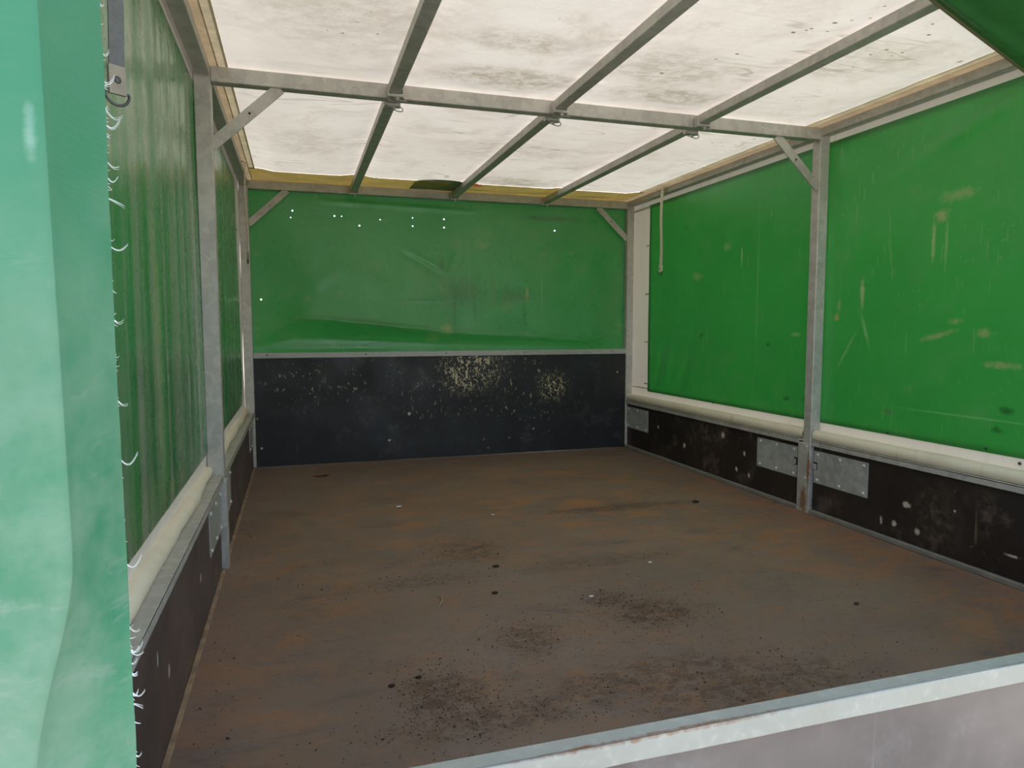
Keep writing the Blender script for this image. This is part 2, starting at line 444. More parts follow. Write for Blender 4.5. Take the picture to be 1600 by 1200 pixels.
# ---- dark phenolic plywood
def make_ply(name, base, scuff, pale=(0.42, 0.35, 0.24), axis='x', spl=(), scr=1.0, rough=0.5, spec=0.5):
    M = Mat(name)
    c = M.mix(M.rng(M.noise(3, 5, 0.6), 0.35, 0.7), tuple(x * 0.8 for x in base), tuple(x * 1.25 for x in base))
    # cloudy scuffs
    cm = M.mul(M.rng(M.noise(7, 6, 0.7), 0.5, 0.75), M.rng(M.noise(1.7, 3, 0.6), 0.35, 0.65))
    c = M.mix(M.mul(cm, 0.7 * scr), c, scuff)
    gx = (42, 42, 3.2)
    sv = M.mul(M.rng(M.noise(1.0, 4, 0.6, vec=M.map(gx)), 0.63, 0.74), M.rng(M.noise(4, 3, 0.5), 0.48, 0.62))
    c = M.mix(M.mul(sv, 0.55 * scr), c, scuff)
    sh = M.mul(M.rng(M.noise(1.0, 4, 0.6, vec=M.map((3, 3, 50))), 0.64, 0.74), M.rng(M.noise(3.4, 3, 0.5, vec=M.map((1, 1, 1), (4, 1, 2))), 0.5, 0.65))
    c = M.mix(M.mul(sh, 0.45 * scr), c, scuff)
    # chips through to the wood
    ch = M.mul(M.rng(M.noise(34, 3, 0.6), 0.69, 0.72), M.rng(M.noise(2.6, 2, 0.5), 0.48, 0.66))
    c = M.mix(M.mul(ch, 0.8), c, pale)
    for (p, r, kind) in spl:
        if kind == 'splash':
            gate = M.blob(p, r, 0.45, 0.8, 9)
            fl = M.maxm(M.rng(M.noise(1.0, 3, 0.65, 0.3, vec=M.map((62, 62, 38))), 0.562, 0.595), M.rng(M.noise(1.0, 3, 0.6, vec=M.map((110, 110, 60))), 0.58, 0.62))
            c = M.mix(M.mul(M.mul(fl, gate), 0.85), c, (0.72, 0.60, 0.36))
        elif kind == 'thin':
            gate = M.blob(p, r, 0.5, 0.9, 9)
            fl = M.rng(M.noise(1.0, 4, 0.65, 0.4, vec=M.map((50, 50, 26), (1, 2, 3))), 0.605, 0.655)
            c = M.mix(M.mul(M.mul(fl, gate), 0.7), c, (0.55, 0.46, 0.30))
        elif kind == 'spot':
            c = M.mix(M.mul(M.blob(p, r, 0.9, 0.5, 75), 0.9), c, (0.62, 0.55, 0.46))
        elif kind == 'mud':
            c = M.mix(M.mul(M.mul(M.blob(p, (r[0], r[1] * 1.6, r[2] * 1.5), 0.9, 1.2, 14), M.rng(M.noise(22, 6, 0.75), 0.42, 0.68)), 0.6), c, (0.22, 0.165, 0.12))
    nz = M.noise(45, 4)
    return M.done(M.bsdf(c, M.rng(M.noise(5, 4), 0.3, 0.7, rough - 0.08, rough + 0.14), 0, spec, M.bump(nz, 0.12, 0.002)))


PLY_BACK = make_ply('black_ply_headboard', (0.012, 0.012, 0.0145), (0.11, 0.10, 0.09), scr=0.9, rough=0.5, spl=[
    ((1.26, YB, 0.55), (0.20, 0.2, 0.14), 'splash'), ((1.20, YB, 0.48), (0.12, 0.2, 0.08), 'splash'), ((1.78, YB, 0.42), (0.10, 0.2, 0.09), 'splash'),
    ((0.55, YB, 0.44), (0.10, 0.2, 0.10), 'thin'), ((0.25, YB, 0.48), (0.2, 0.2, 0.16), 'thin'), ((1.0, YB, 0.36), (0.25, 0.2, 0.14), 'thin'),
    ((1.55, YB, 0.52), (0.25, 0.2, 0.12), 'thin'), ((1.55, YB, 0.30), (0.4, 0.2, 0.1), 'thin'),
    ((0.87, YB, 0.275), (0.010, 0.2, 0.010), 'spot'), ((0.75, YB, 0.12), (0.007, 0.2, 0.007), 'spot'), ((1.66, YB, 0.15), (0.007, 0.2, 0.006), 'spot'), ((2.24, YB, 0.50), (0.006, 0.2, 0.006), 'spot'), ((0.03, YB, 0.11), (0.007, 0.2, 0.007), 'spot')])
PLY_R = make_ply('dark_ply_right', (0.024, 0.017, 0.0145), (0.17, 0.118, 0.085), scr=1.5, rough=0.5, spl=[
    ((W, 2.87, 0.175), (0.1, 0.011, 0.013), 'spot'), ((W, 3.05, 0.24), (0.1, 0.016, 0.016), 'spot'), ((W, 3.42, 0.125), (0.1, 0.012, 0.016), 'spot'),
    ((W, 2.93, 0.085), (0.1, 0.010, 0.013), 'spot'), ((W, 2.83, 0.075), (0.1, 0.009, 0.012), 'spot'), ((W, 3.72, 0.19), (0.1, 0.012, 0.01), 'spot'),
    ((W, 1.92, 0.155), (0.1, 0.016, 0.012), 'spot'), ((W, 1.97, 0.072), (0.1, 0.011, 0.012), 'spot'), ((W, 1.87, 0.07), (0.1, 0.011, 0.013), 'spot'), ((W, 2.03, 0.07), (0.1, 0.006, 0.015), 'spot'),
    ((W, 1.53, 0.09), (0.1, 0.022, 0.005), 'spot'), ((W, 1.73, 0.18), (0.1, 0.005, 0.005), 'spot'), ((W, 1.56, 0.19), (0.1, 0.02, 0.012), 'mud'), ((W, 1.62, 0.2), (0.1, 0.03, 0.05), 'mud'), ((W, 1.80, 0.13), (0.1, 0.06, 0.08), 'mud'), ((W, 3.2, 0.22), (0.1, 0.1, 0.05), 'mud')])
PLY_L = make_ply('brown_ply_left_sheen', (0.105, 0.076, 0.070), (0.24, 0.095, 0.075), scr=0.5, rough=0.45, spl=[  # base lightened, grazing reflections put into the colour
    ((0, 1.43, 0.13), (0.1, 0.010, 0.016), 'spot'), ((0, 1.33, 0.20), (0.1, 0.006, 0.014), 'spot'), ((0, 1.9, 0.15), (0.1, 0.01, 0.012), 'spot')])
PLY_T = make_ply('greybrown_ply_tailgate', (0.172, 0.143, 0.124), (0.36, 0.335, 0.325), scr=0.7, rough=0.5, pale=(0.32, 0.27, 0.2), spl=[
    ((1.42, 0.66, 0.28), (0.012, 0.1, 0.02), 'thin')])


# ---- floor
def make_floor():
    M = Mat('soiled_floor')
    n1 = M.noise(2.0, 6, 0.65)
    n2 = M.noise(1.0, 7, 0.7, 0.5, vec=M.map((5, 9, 1)))
    c = M.mix(M.rng(n1, 0.35, 0.7), (0.205, 0.145, 0.115), (0.25, 0.180, 0.142))
    c = M.mix(M.rng(n2, 0.45, 0.75, 0, 0.55), c, (0.30, 0.18, 0.105))
    # rust-orange earth film, more towards the headboard and the right side
    og = M.maxm(*[M.mul(M.blob(p, r, 0.5, 0.9, 6), a) for p, r, a in (
        ((1.55, 3.0, 0), (0.8, 0.9, 1), 1.0), ((2.0, 2.2, 0), (0.35, 0.9, 1), 0.9), ((0.7, 3.0, 0), (0.6, 0.8, 1), 0.7), ((0.2, 2.2, 0), (0.25, 0.8, 1), 0.7), ((2.1, 1.4, 0), (0.3, 0.5, 1), 0.7), ((0.1, 1.5, 0), (0.2, 0.6, 1), 0.5))])
    om = M.rng(M.noise(1.0, 7, 0.7, 0.6, vec=M.map((4.5, 7, 1), (3, 1, 0))), 0.46, 0.66)
    c = M.mix(M.mul(M.mul(og, om), 0.85), c, (0.42, 0.18, 0.065))
    # dark scuffed places
    dk = M.rng(M.noise(1.0, 6, 0.65, 0.4, vec=M.map((2.4, 5.5, 1), (9, 4, 0))), 0.55, 0.72)
    c = M.mix(M.mul(dk, 0.6), c, (0.105, 0.086, 0.08))
    bk = M.blob((1.1, 4.1, 0), (1.3, 0.35, 1), 0.4, 0.9, 5)  # darker band along the headboard end
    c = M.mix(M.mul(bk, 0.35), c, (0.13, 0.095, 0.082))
    # wet-looking dark earth, clustered
    cl = M.maxm(*[M.mul(M.blob(p, r, 0.55, 0.6, 11), a) for p, r, a in (
        ((1.16, 1.68, 0), (0.12, 0.10, 1), 1.0), ((1.08, 1.80, 0), (0.08, 0.06, 1), 0.8), ((0.52, 1.42, 0), (0.10, 0.10, 1), 1.0), ((0.60, 1.30, 0), (0.22, 0.07, 1), 0.8), ((0.80, 2.33, 0), (0.12, 0.12, 1), 0.7),
        ((1.58, 2.73, 0), (0.35, 0.05, 1), 0.8), ((0.78, 1.62, 0), (0.09, 0.10, 1), 0.8), ((1.0, 1.35, 0), (0.3, 0.10, 1), 0.8), ((1.2, 1.25, 0), (0.3, 0.10, 1), 0.8), ((1.2, 2.1, 0), (0.3, 0.06, 1), 0.5), ((0.55, 2.1, 0), (0.25, 0.06, 1), 0.5))])
    fine = M.rng(M.noise(1.0, 8, 0.8, 0.5, vec=M.map((26, 38, 1))), 0.40, 0.58)
    c = M.mix(M.mul(M.mul(cl, fine), 0.85), c, (0.092, 0.046, 0.029))
    sc = M.mul(M.rng(M.noise(48, 5, 0.75), 0.6, 0.7), M.rng(M.noise(5, 4, 0.6), 0.45, 0.65))
    c = M.mix(M.mul(sc, 0.6), c, (0.085, 0.055, 0.039))
    og2 = M.mul(M.rng(M.noise(1.0, 8, 0.8, 0.4, vec=M.map((15, 24, 1), (2, 5, 0))), 0.46, 0.62), M.rng(M.noise(1.0, 5, 0.65, vec=M.map((2.6, 4.0, 1), (7, 2, 0))), 0.40, 0.60))
    c = M.mix(M.mul(og2, 0.55), c, (0.34, 0.165, 0.075))
    rim = M.mul(M.blob((2.22, 2.0, 0), (0.22, 1.3, 1), 0.5, 0.9, 6), M.rng(M.noise(1.0, 7, 0.75, vec=M.map((9, 11, 1))), 0.42, 0.6))
    c = M.mix(M.mul(rim, 0.5), c, (0.38, 0.17, 0.065))
    gs = M.mul(M.rng(M.noise(1.0, 8, 0.78, 0.4, vec=M.map((11, 17, 1), (1, 8, 0))), 0.52, 0.66), M.rng(M.noise(2.2, 4, 0.6), 0.40, 0.62))
    c = M.mix(M.mul(gs, 0.5), c, (0.12, 0.098, 0.09))
    fg = M.mul(M.rng(M.noise(1.0, 8, 0.82, 0.5, vec=M.map((34, 60, 1))), 0.52, 0.66), M.rng(M.noise(3.2, 4, 0.6), 0.36, 0.62))
    c = M.mix(M.mul(fg, 0.55), c, (0.075, 0.047, 0.034))
    h = M.math('ADD', M.mul(M.noise(60, 6, 0.7), 0.6), M.mul(M.noise(16, 5, 0.6), 0.6))
    return M.done(M.bsdf(c, M.rng(n2, 0.3, 0.8, 0.5, 0.75), 0, 0.35, M.bump(h, 0.3, 0.006)))


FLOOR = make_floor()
EDGE = simple('floor_edge_strip', (0.34, 0.235, 0.15), 0.7, 0, 0.35, 18)
EDGE_R = make_zinc('grey_edge_strip', base=(0.33, 0.31, 0.27), dark=(0.20, 0.19, 0.165), metal=0.1, rough=0.6)
GRND = simple('pale_gravel', (0.33, 0.31, 0.28), 0.9, 0, 0.25, 9)


# ------------------------------------------------------------------ mesh helpers (all in world coordinates)
class MB:
    def __init__(s):
        s.v, s.f = [], []

    def add(s, v, f):
        o = len(s.v)
        s.v += [tuple(p) for p in v]
        s.f += [tuple(i + o for i in q) for q in f]
        return s

    def box(s, x0, x1, y0, y1, z0, z1, b=0.0):
        """box with its twelve edges chamfered by b"""
        if b <= 0:
            v = [(x, y, z) for x in (x0, x1) for y in (y0, y1) for z in (z0, z1)]
            return s.add(v, [(0, 1, 3, 2), (4, 6, 7, 5), (0, 4, 5, 1), (2, 3, 7, 6), (0, 2, 6, 4), (1, 5, 7, 3)])
        bm = bmesh.new()
        bmesh.ops.create_cube(bm, size=1)
        for q in bm.verts:
            q.co = ((x0 + x1) / 2 + q.co.x * (x1 - x0), (y0 + y1) / 2 + q.co.y * (y1 - y0), (z0 + z1) / 2 + q.co.z * (z1 - z0))
        bmesh.ops.bevel(bm, geom=bm.edges[:], offset=b, segments=1, affect='EDGES')
        bm.verts.index_update()
        v = [tuple(q.co) for q in bm.verts]
        f = [tuple(q.index for q in fc.verts) for fc in bm.faces]
        bm.free()
        return s.add(v, f)

    def bar(s, a, b, w, t, side):
        """flat bar from a to b, w along side, t across"""
        a, b, side = Vector(a), Vector(b), Vector(side).normalized()
        d = (b - a).normalized()
        side = (side - d * side.dot(d)).normalized()
        n = d.cross(side)
        v = [p + side * (sx * w / 2) + n * (sn * t / 2) for p in (a, b) for sx, sn in ((-1, -1), (1, -1), (1, 1), (-1, 1))]
        return s.add(v, [(3, 2, 1, 0), (4, 5, 6, 7), (0, 1, 5, 4), (1, 2, 6, 5), (2, 3, 7, 6), (3, 0, 4, 7)])

    def tube(s, pts, r, n=8, closed=False):
        pts = [Vector(p) for p in pts]
        N = len(pts)
        rings = []
        prev = None
        for i, p in enumerate(pts):
            if closed:
                d = (pts[(i + 1) % N] - pts[i - 1]).normalized()
            else:
                d = (pts[min(i + 1, N - 1)] - pts[max(i - 1, 0)]).normalized()
            if prev is None:
                ref = Vector((0, 0, 1)) if abs(d.z) < 0.9 else Vector((1, 0, 0))
            else:
                ref = prev
            u = (ref - d * ref.dot(d)).normalized()
            prev = u
            w = d.cross(u)
            rr = r[i] if isinstance(r, (list, tuple)) else r
            rings.append([p + (u * math.cos(2 * math.pi * k / n) + w * math.sin(2 * math.pi * k / n)) * rr for k in range(n)])
        v = [q for rg in rings for q in rg]
        f = []
        for i in range(N if closed else N - 1):
            j = (i + 1) % N
            for k in range(n):
                l = (k + 1) % n
                f.append((i * n + k, i * n + l, j * n + l, j * n + k))
        if not closed:
            f.append(tuple(range(n - 1, -1, -1)))
            f.append(tuple((N - 1) * n + k for k in range(n)))
        return s.add(v, f)

    def disc(s, c, axis, r, h, n=10, dome=0.0):
        """short cylinder (rivet, bolt) on c growing along axis; dome pulls a centre out"""
        c, a = Vector(c), Vector(axis).normalized()
        u = a.orthogonal().normalized()
        w = a.cross(u)
        ring = [u * math.cos(2 * math.pi * k / n) + w * math.sin(2 * math.pi * k / n) for k in range(n)]
        v = [c + q * r for q in ring] + [c + q * (r * (0.75 if dome else 1)) + a * h for q in ring] + [c + a * (h + dome)]
        f = [(k, (k + 1) % n, n + (k + 1) % n, n + k) for k in range(n)] + [(n + k, n + (k + 1) % n, 2 * n) for k in range(n)]
        return s.add(v, f)

    def grid(s, us, vs, fn, flip=False, skip=None):
        nu, nv = len(us), len(vs)
        v = [fn(a, b) for a in us for b in vs]
        f = []
        for i in range(nu - 1):
            for j in range(nv - 1):
                if skip and (i, j) in skip:
                    continue
                q = (i * nv + j, (i + 1) * nv + j, (i + 1) * nv + j + 1, i * nv + j + 1)
                f.append(q[::-1] if flip else q)
        return s.add(v, f)

    def mesh(s, name, mat, smooth=False):
        me = bpy.data.meshes.new(name)
        me.from_pydata(s.v, [], s.f)
        me.update()
        me.materials.append(mat)
        if smooth:
            me.polygons.foreach_set('use_smooth', [True] * len(me.polygons))
        return me


def link(name, me, parent=None):
    o = bpy.data.objects.new(name, me)
    COL.objects.link(o)
    if parent is not None:
        o.parent = parent
        if parent.parent is None:
            o.location = -parent.location
    return o


def part(name, mb, mat, parent, smooth=False):
    return link(name, mb.mesh(name, mat, smooth), parent)


def tag(o, label, cat=None, group=None, kind=None):
    if label:
        o['label'] = label
    if cat:
        o['category'] = cat
    if group:
        o['group'] = group
    if kind:
        o['kind'] = kind
    return o


def thing(name, label, cat, loc, group=None):
    o = bpy.data.objects.new(name, None)
    o.empty_display_size = 0.05
    COL.objects.link(o)
    o.location = loc
    return tag(o, label, cat, group)


def struct(name, mb, mat, label=None, smooth=False):
    o = link(name, mb.mesh(name, mat, smooth))
    return tag(o, label, None, None, 'structure')


def lin(a, b, n):
    return [a + (b - a) * i / (n - 1) for i in range(n)]


def nz(x, y, s=1.0, k=0.0):
    return mnoise.noise(Vector((x * s + k, y * s - k * 1.3, k)))


def g(x, c, w):
    return math.exp(-((x - c) / w) ** 2)


def sst(x, a, b):
    t = max(0.0, min(1.0, (x - a) / (b - a)))
    return t * t * (3 - 2 * t)


# ------------------------------------------------------------------ the ground and the trailer bed
gm = MB()
gm.grid(lin(-30, 32, 32), lin(-30, 34, 32), lambda x, y: (x, y, GROUND + 0.02 * nz(x, y, 0.4)))
struct('ground', gm, GRND, 'pale gravel ground outside around the trailer')

fm = MB()
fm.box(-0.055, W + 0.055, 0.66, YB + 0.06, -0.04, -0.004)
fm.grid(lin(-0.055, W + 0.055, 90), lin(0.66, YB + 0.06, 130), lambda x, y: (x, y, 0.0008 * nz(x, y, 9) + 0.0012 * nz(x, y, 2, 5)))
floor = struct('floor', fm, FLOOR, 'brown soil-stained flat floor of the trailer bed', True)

# ------------------------------------------------------------------ roof tarpaulin
BARX = (0.565, 1.148, 1.73)


def roof_z(x, y):
    sag = -0.020
    for b in (YR + 0.02, YM + 0.023, YB + 0.02):
        sag *= 1 - g(y, b, 0.14)
    sag *= sst(x, 0.02, 0.22) * sst(W - x, 0.02, 0.22)
    for b in BARX:
        sag = sag * (1 - 0.75 * g(x, b, 0.09))
    wr = 0.0035 * nz(x * 1.2, y * 9, 1, 3) + 0.002 * nz(x * 2.5, y * 22, 1, 8)
    edge = sst(x, -0.02, 0.15) * sst(W + 0.02 - x, 0, 0.15)
    damp = 1 - 0.9 * max(g(y, YM + 0.023, 0.07), g(y, YB + 0.02, 0.08), g(y, YR, 0.08))
    # two long creases across
    cr = 0.006 * (g(y + 0.06 * math.sin(x * 3), 2.15, 0.012) * sst(x, 0.2, 0.5) * sst(1.6 - x, 0, 0.4) + g(y - 0.05 * math.sin(x * 2.2 + 1), 1.86, 0.012) * sst(x, 0.6, 0.9) * sst(1.9 - x, 0, 0.4))
    cr2 = 0.0035 * (g(y - 0.03 * x, 3.62, 0.014) + g(y + 0.04 * x, 3.45, 0.014) + g(y - 0.02 * x, 3.1, 0.012))
    z = 1.607 + sag * edge + (wr - cr + cr2) * damp * edge
    if any(abs(y - b) < 0.05 for b in (YM + 0.023, YB + 0.03, YR + 0.03)):
        z = max(z, 1.6035)
    return max(z, 1.5935)


rm = MB()
rm.grid(lin(0.045, W - 0.058, 150), lin(0.62, YB - 0.285, 320), lambda x, y: (x, y, roof_z(x, y)), flip=True)
ceiling = struct('ceiling', rm, ROOF, 'dirty white tarpaulin roof glowing with daylight over the steel bars', True)


def hem(x0, x1, y0, y1, mat, nx, ny, zoff=0.0022, nm='edge_hem'):
    q = MB()
    q.grid(lin(x0, x1, nx), lin(y0, y1, ny), lambda x, y: (x, y, min(roof_z(x, y), 1.6065) - zoff + 0.0004 * nz(x, y, 30)), flip=True)
    return part(nm, q, mat, ceiling, True)


HY = YB - 0.29
tag(hem(-0.055, 0.024, 0.62, YB + 0.06, HEM_TAN, 5, 160), 'tan stained hem of the roof along the left side')
hem(0.020, 0.052, 0.62, HY + 0.03, HEM_TAN2, 4, 160, 0.0012, 'seam_tape')
tag(hem(W + 0.055, W - 0.034, 0.62, YB + 0.06, HEM_TAN, 5, 160), 'tan stained hem of the roof along the right side')
hem(W - 0.030, W - 0.066, 0.62, HY + 0.03, HEM_TAN2, 4, 160, 0.0012, 'seam_tape')
tag(hem(0.020, W - 0.030, HY, YB + 0.06, HEM_YEL, 90, 10, 0.0015, 'headboard_hem'), 'mustard yellow stained hem over the headboard beam')
fo = MB()


def fold_pt(u, t):
    x = 0.88 + 0.30 * u
    lift = 0.006 * math.sin(math.pi * u) ** 0.6
    y = YB - 0.25 + 0.22 * t - 0.09 * math.sin(math.pi * u) ** 0.5 * (1 - t)
    return (x, y, 1.5975 - lift * (1 - t) * 0.6 - 0.001)


fo.grid(lin(0, 1, 24), lin(0, 1, 6), fold_pt, flip=True)
tag(part('folded_corner', fo, FOLD_G, ceiling, True), 'grey green fold of tarpaulin tucked over the yellow hem')


# ------------------------------------------------------------------ side and headboard tarpaulins
def right_dx(y, z):
    """outward bulge of the right-hand tarpaulin"""
    d = 0.004 * nz(y, z, 1.3, 2) + 0.002 * nz(y, z, 4, 6)
    fold = 0.010 * (g(y + 0.35 * (z - 0.5), 3.80, 0.035) - 0.8 * g(y + 0.35 * (z - 0.5), 3.70, 0.04) + 0.7 * g(y + 0.45 * (z - 0.5), 3.52, 0.05)) * sst(1.0 - z, 0.1, 0.5) * sst(z, 0.38, 0.5)
    cr = 0.006 * g((z - 1.36) + 0.35 * (y - 2.0), 0.0, 0.03) * sst(2.2 - y, 0, 0.4) * sst(y, 1.2, 1.5)
    pull = 0.008 * g(y, 2.33, 0.06) * sst(z, 1.1, 1.45)
    edge = sst(z, 0.37, 0.5) * sst(1.56 - z, 0, 0.1)
    return (d + fold - cr - pull) * edge


Y0W, Y1W = 0.645, YB + 0.055


def right_pt(off):
    return lambda y, z: (XR + right_dx(y, z) * 1.0 + off, y, z)


q = MB()
q.grid(lin(Y0W, 3.925, 220), lin(0.388, 1.546, 90), right_pt(-0.001))
wall_r = struct('wall_right', q, GREEN_R, 'scratched green tarpaulin side on the right between white bands', True)
q = MB(); q.grid(lin(Y0W, Y1W, 160), lin(1.53, 1.604, 8), right_pt(0.003)); part('top_band', q, BAND, wall_r, True)
q = MB(); q.grid(lin(Y0W, Y1W, 160), lin(0.24, 0.41, 14), right_pt(0.003)); part('bottom_band', q, BAND, wall_r, True)
q = MB(); q.grid(lin(3.905, Y1W, 24), lin(0.40, 1.545, 60), lambda y, z: (XR + 0.0025 + 0.004 * nz(y, z, 3, 4), y, z)); part('corner_band', q, BAND, wall_r, True)


def roll(parent, x, y0, y1, z, r, side, lumpy, nm='rolled_hem'):
    q = MB()
    ys = lin(y0, y1, 120)
    v = []
    n = 14
    for y in ys:
        rr = r * (1 + lumpy * 0.5 * nz(y, 0, 3.5, side) + 0.06 * nz(y, 1, 14, side))
        cx = x + lumpy * 0.006 * nz(y, 3, 2.2, side)
        for k in range(n):
            a = 2 * math.pi * k / n
            rk = rr * (1 + 0.05 * lumpy * nz(y * 9, a, 1, 2) + 0.04 * lumpy * nz(y * 30, a * 2, 1, 5))
            v.append((cx + rk * math.cos(a), y, z + rk * 1.05 * math.sin(a)))
    f = [(i * n + k, i * n + (k + 1) % n, (i + 1) * n + (k + 1) % n, (i + 1) * n + k) for i in range(len(ys) - 1) for k in range(n)]
    q.add(v, f)
    return part(nm, q, ROLL, parent, True)


tag(roll(wall_r, W + 0.024, YM + 0.055, Y1W - 0.03, 0.335, 0.0215, 1, 0.3), 'cream rolled hem along the dropside rail')
tag(roll(wall_r, W + 0.024, Y0W + 0.06, YM - 0.004, 0.335, 0.0215, 2, 0.3), 'cream rolled hem along the dropside rail')
for zz in (1.30, 1.0, 0.70, 0.435):
    q = MB()
    for dy in (-0.012, 0.012):
        q.disc((XR + 0.003, 3.955 + dy, zz), (-1, 0, 0), 0.006, 0.003, 8, 0.001)
    part('snap_pair', q, RING, wall_r)
for y_, z_ in ((1.55, 0.352), (2.05, 0.375), (3.2, 0.37), (1.66, 0.38)):
    q = MB(); q.disc((XR + 0.001, y_, z_ + 0.02), (-1, 0, 0), 0.006, 0.003, 8, 0.001); part('snap', q, RING, wall_r)


def left_dx(y, z):
    st = 0.010 * nz(y * 6.5, z * 0.35, 1, 4) + 0.005 * nz(y * 15, z * 0.6, 1, 9) + 0.004 * nz(y * 2, z * 2, 1, 1)
    edge = sst(z, 0.36, 0.5) * sst(1.57 - z, 0, 0.12)
    return st * edge


XL = -0.05
q = MB(); q.grid(lin(Y0W, 3.88, 340), lin(0.385, 1.546, 70), lambda y, z: (XL + 0.001 + left_dx(y, z), y, z), flip=True)
wall_l = struct('wall_left', q, GREEN_L, 'glossy rippled green tarpaulin side on the left with streaks of dust and painted-in sheen', True)
q = MB(); q.grid(lin(Y0W, Y1W, 160), lin(1.53, 1.604, 8), lambda y, z: (XL - 0.003 + left_dx(y, z), y, z), flip=True); part('top_band', q, BAND, wall_l, True)
q = MB(); q.grid(lin(Y0W, Y1W, 160), lin(0.24, 0.41, 14), lambda y, z: (XL - 0.003 + left_dx(y, z), y, z), flip=True); part('bottom_band', q, BAND, wall_l, True)
q = MB(); q.grid(lin(3.86, Y1W, 24), lin(0.40, 1.545, 60), lambda y, z: (XL - 0.002 + 0.004 * nz(y, z, 3, 4), y, z), flip=True); part('corner_band', q, BAND, wall_l, True)
tag(roll(wall_l, -0.044, YM + 0.055, Y1W - 0.03, 0.3305, 0.0155, 3, 1.0), 'lumpy cream rolled hem along the dropside rail')
tag(roll(wall_l, -0.044, Y0W + 0.06, YM - 0.004, 0.3315, 0.0165, 4, 1.3), 'lumpy cream rolled hem along the dropside rail')
for zz in (1.30, 1.0, 0.70):
    q = MB()
    for dy in (-0.012, 0.012):
        q.disc((XL - 0.002, 3.91 + dy, zz), (1, 0, 0), 0.006, 0.003, 8, 0.001)
    part('snap_pair', q, RING, wall_l)

# headboard tarpaulin, bellied out above the rail; torn pinholes let the sky through
ridge_pts = [(-0.05, 0.72), (0.055, 0.746), (0.26, 0.836), (0.364, 0.835), (0.6, 0.81), (0.908, 0.78), (1.1, 0.755), (1.5, 0.735), (2.05, 0.705), (2.257, 0.777), (2.4, 0.79)]
amp_pts = [(-0.05, 0.0), (0.0, 0.006), (0.36, 0.085), (0.65, 0.105), (0.9, 0.085), (1.2, 0.055), (1.6, 0.042), (2.05, 0.036), (2.25, 0.008), (2.4, 0.0)]


def interp(tab, x):
    for (a, va), (b, vb) in zip(tab, tab[1:]):
        if x <= b:
            t = (x - a) / (b - a)
            t = t * t * (3 - 2 * t) * 0.5 + t * 0.5
            return va + (vb - va) * t
    return tab[-1][1]


def seg_crease(x, z, a, b, w):
    ax, az = a
    bx, bz = b
    L2 = (bx - ax) ** 2 + (bz - az) ** 2
    t = ((x - ax) * (bx - ax) + (z - az) * (bz - az)) / L2
    tt = max(0, min(1, t))
    d = math.hypot(x - ax - tt * (bx - ax), z - az - tt * (bz - az))
    return math.exp(-(d / w) ** 2) * math.sin(math.pi * max(0.02, min(0.98, tt))) ** 0.5


def back_dy(x, z):
    zr = interp(ridge_pts, x)
    am = interp(amp_pts, x)
    if z >= zr:
        t = (z - zr) / (1.5 - zr)
        belly = (max(0, 1 - t)) ** 1.7
        belly *= 1.0
    else:
        t = (zr - z) / max(0.02, zr - 0.655)
        belly = 1 - sst(t, -0.12, 0.62)
    d = am * belly + am * 0.16 * g(z, zr + 0.004, 0.016)
    d += 0.008 * g(z, 0.66, 0.03) * sst(x, 0.05, 0.2) * sst(0.95 - x, 0, 0.4)
    d += 0.004 * nz(x, z, 2.2, 3) + 0.0018 * nz(x, z, 7, 1)
    d += -0.007 * seg_crease(x, z, (0.84, 1.24), (1.12, 1.09), 0.02) + 0.005 * seg_crease(x, z, (0.84, 1.26), (1.12, 1.115), 0.015)
    d += -0.005 * seg_crease(x, z, (1.12, 1.10), (1.18, 1.26), 0.02) + 0.004 * seg_crease(x, z, (0.9, 0.95), (1.2, 0.97), 0.012)
    d += 0.006 * seg_crease(x, z, (0.30, 1.02), (0.50, 1.14), 0.05) + 0.006 * seg_crease(x, z, (0.5, 1.14), (0.75, 1.0), 0.05)
    d += 0.006 * g(z + 0.02 * x, 1.52, 0.012) * sst(x, 0.3, 0.6) * sst(1.4 - x, 0, 0.3)
    return d


xs, zs = lin(-0.045, W + 0.045, 240), lin(0.63, 1.603, 100)
holes = [(0.227, 1.451), (0.219, 1.408), (0.464, 1.434), (0.496, 1.428), (0.6, 1.385), (0.721, 1.423), (0.912, 1.436), (0.912, 1.395), (1.097, 1.436), (1.096, 1.391), (1.805, 1.40), (0.054, 0.952)]
skip = set()
dxs, dzs = xs[1] - xs[0], zs[1] - zs[0]
for hx, hz in holes:
    skip.add((int((hx - xs[0]) / dxs), int((hz - zs[0]) / dzs)))
q = MB()
q.grid(xs, zs, lambda x, z: (x, YT - 0.012 - back_dy(x, z) * sst(z, 0.635, 0.68), z), flip=False, skip=skip)
wall_b = struct('wall_back', q, GREEN_B, 'green tarpaulin end above the headboard with pinholes and a sagging fold', True)
# the holes are small punctures: close each gap to a ragged round opening
for (i, j) in skip:
    a = Vector(q.v[i * len(zs) + j]); b = Vector(q.v[(i + 1) * len(zs) + j + 1])
    c = (a + b) / 2
    n = 8
    sx, sz = abs(b.x - a.x) / 2, abs(b.z - a.z) / 2
    r0 = random.uniform(0.0042, 0.0052) if (i + j) % 3 else 0.0034
    sq = [(-1, 0), (-1, -1), (0, -1), (1, -1), (1, 0), (1, 1), (0, 1), (-1, 1)]
    vo = [(c.x + u * sx, c.y, c.z + w * sz) for u, w in sq]
    vi = [(c.x + u / math.hypot(u, w) * r0 * random.uniform(0.8, 1.15), c.y, c.z + w / math.hypot(u, w) * r0 * random.uniform(0.8, 1.15)) for u, w in sq]
    hb = MB().add(vo + vi, [(k, (k + 1) % 8, 8 + (k + 1) % 8, 8 + k) for k in range(8)])
    part('torn_edge', hb, GREEN_B, wall_b)


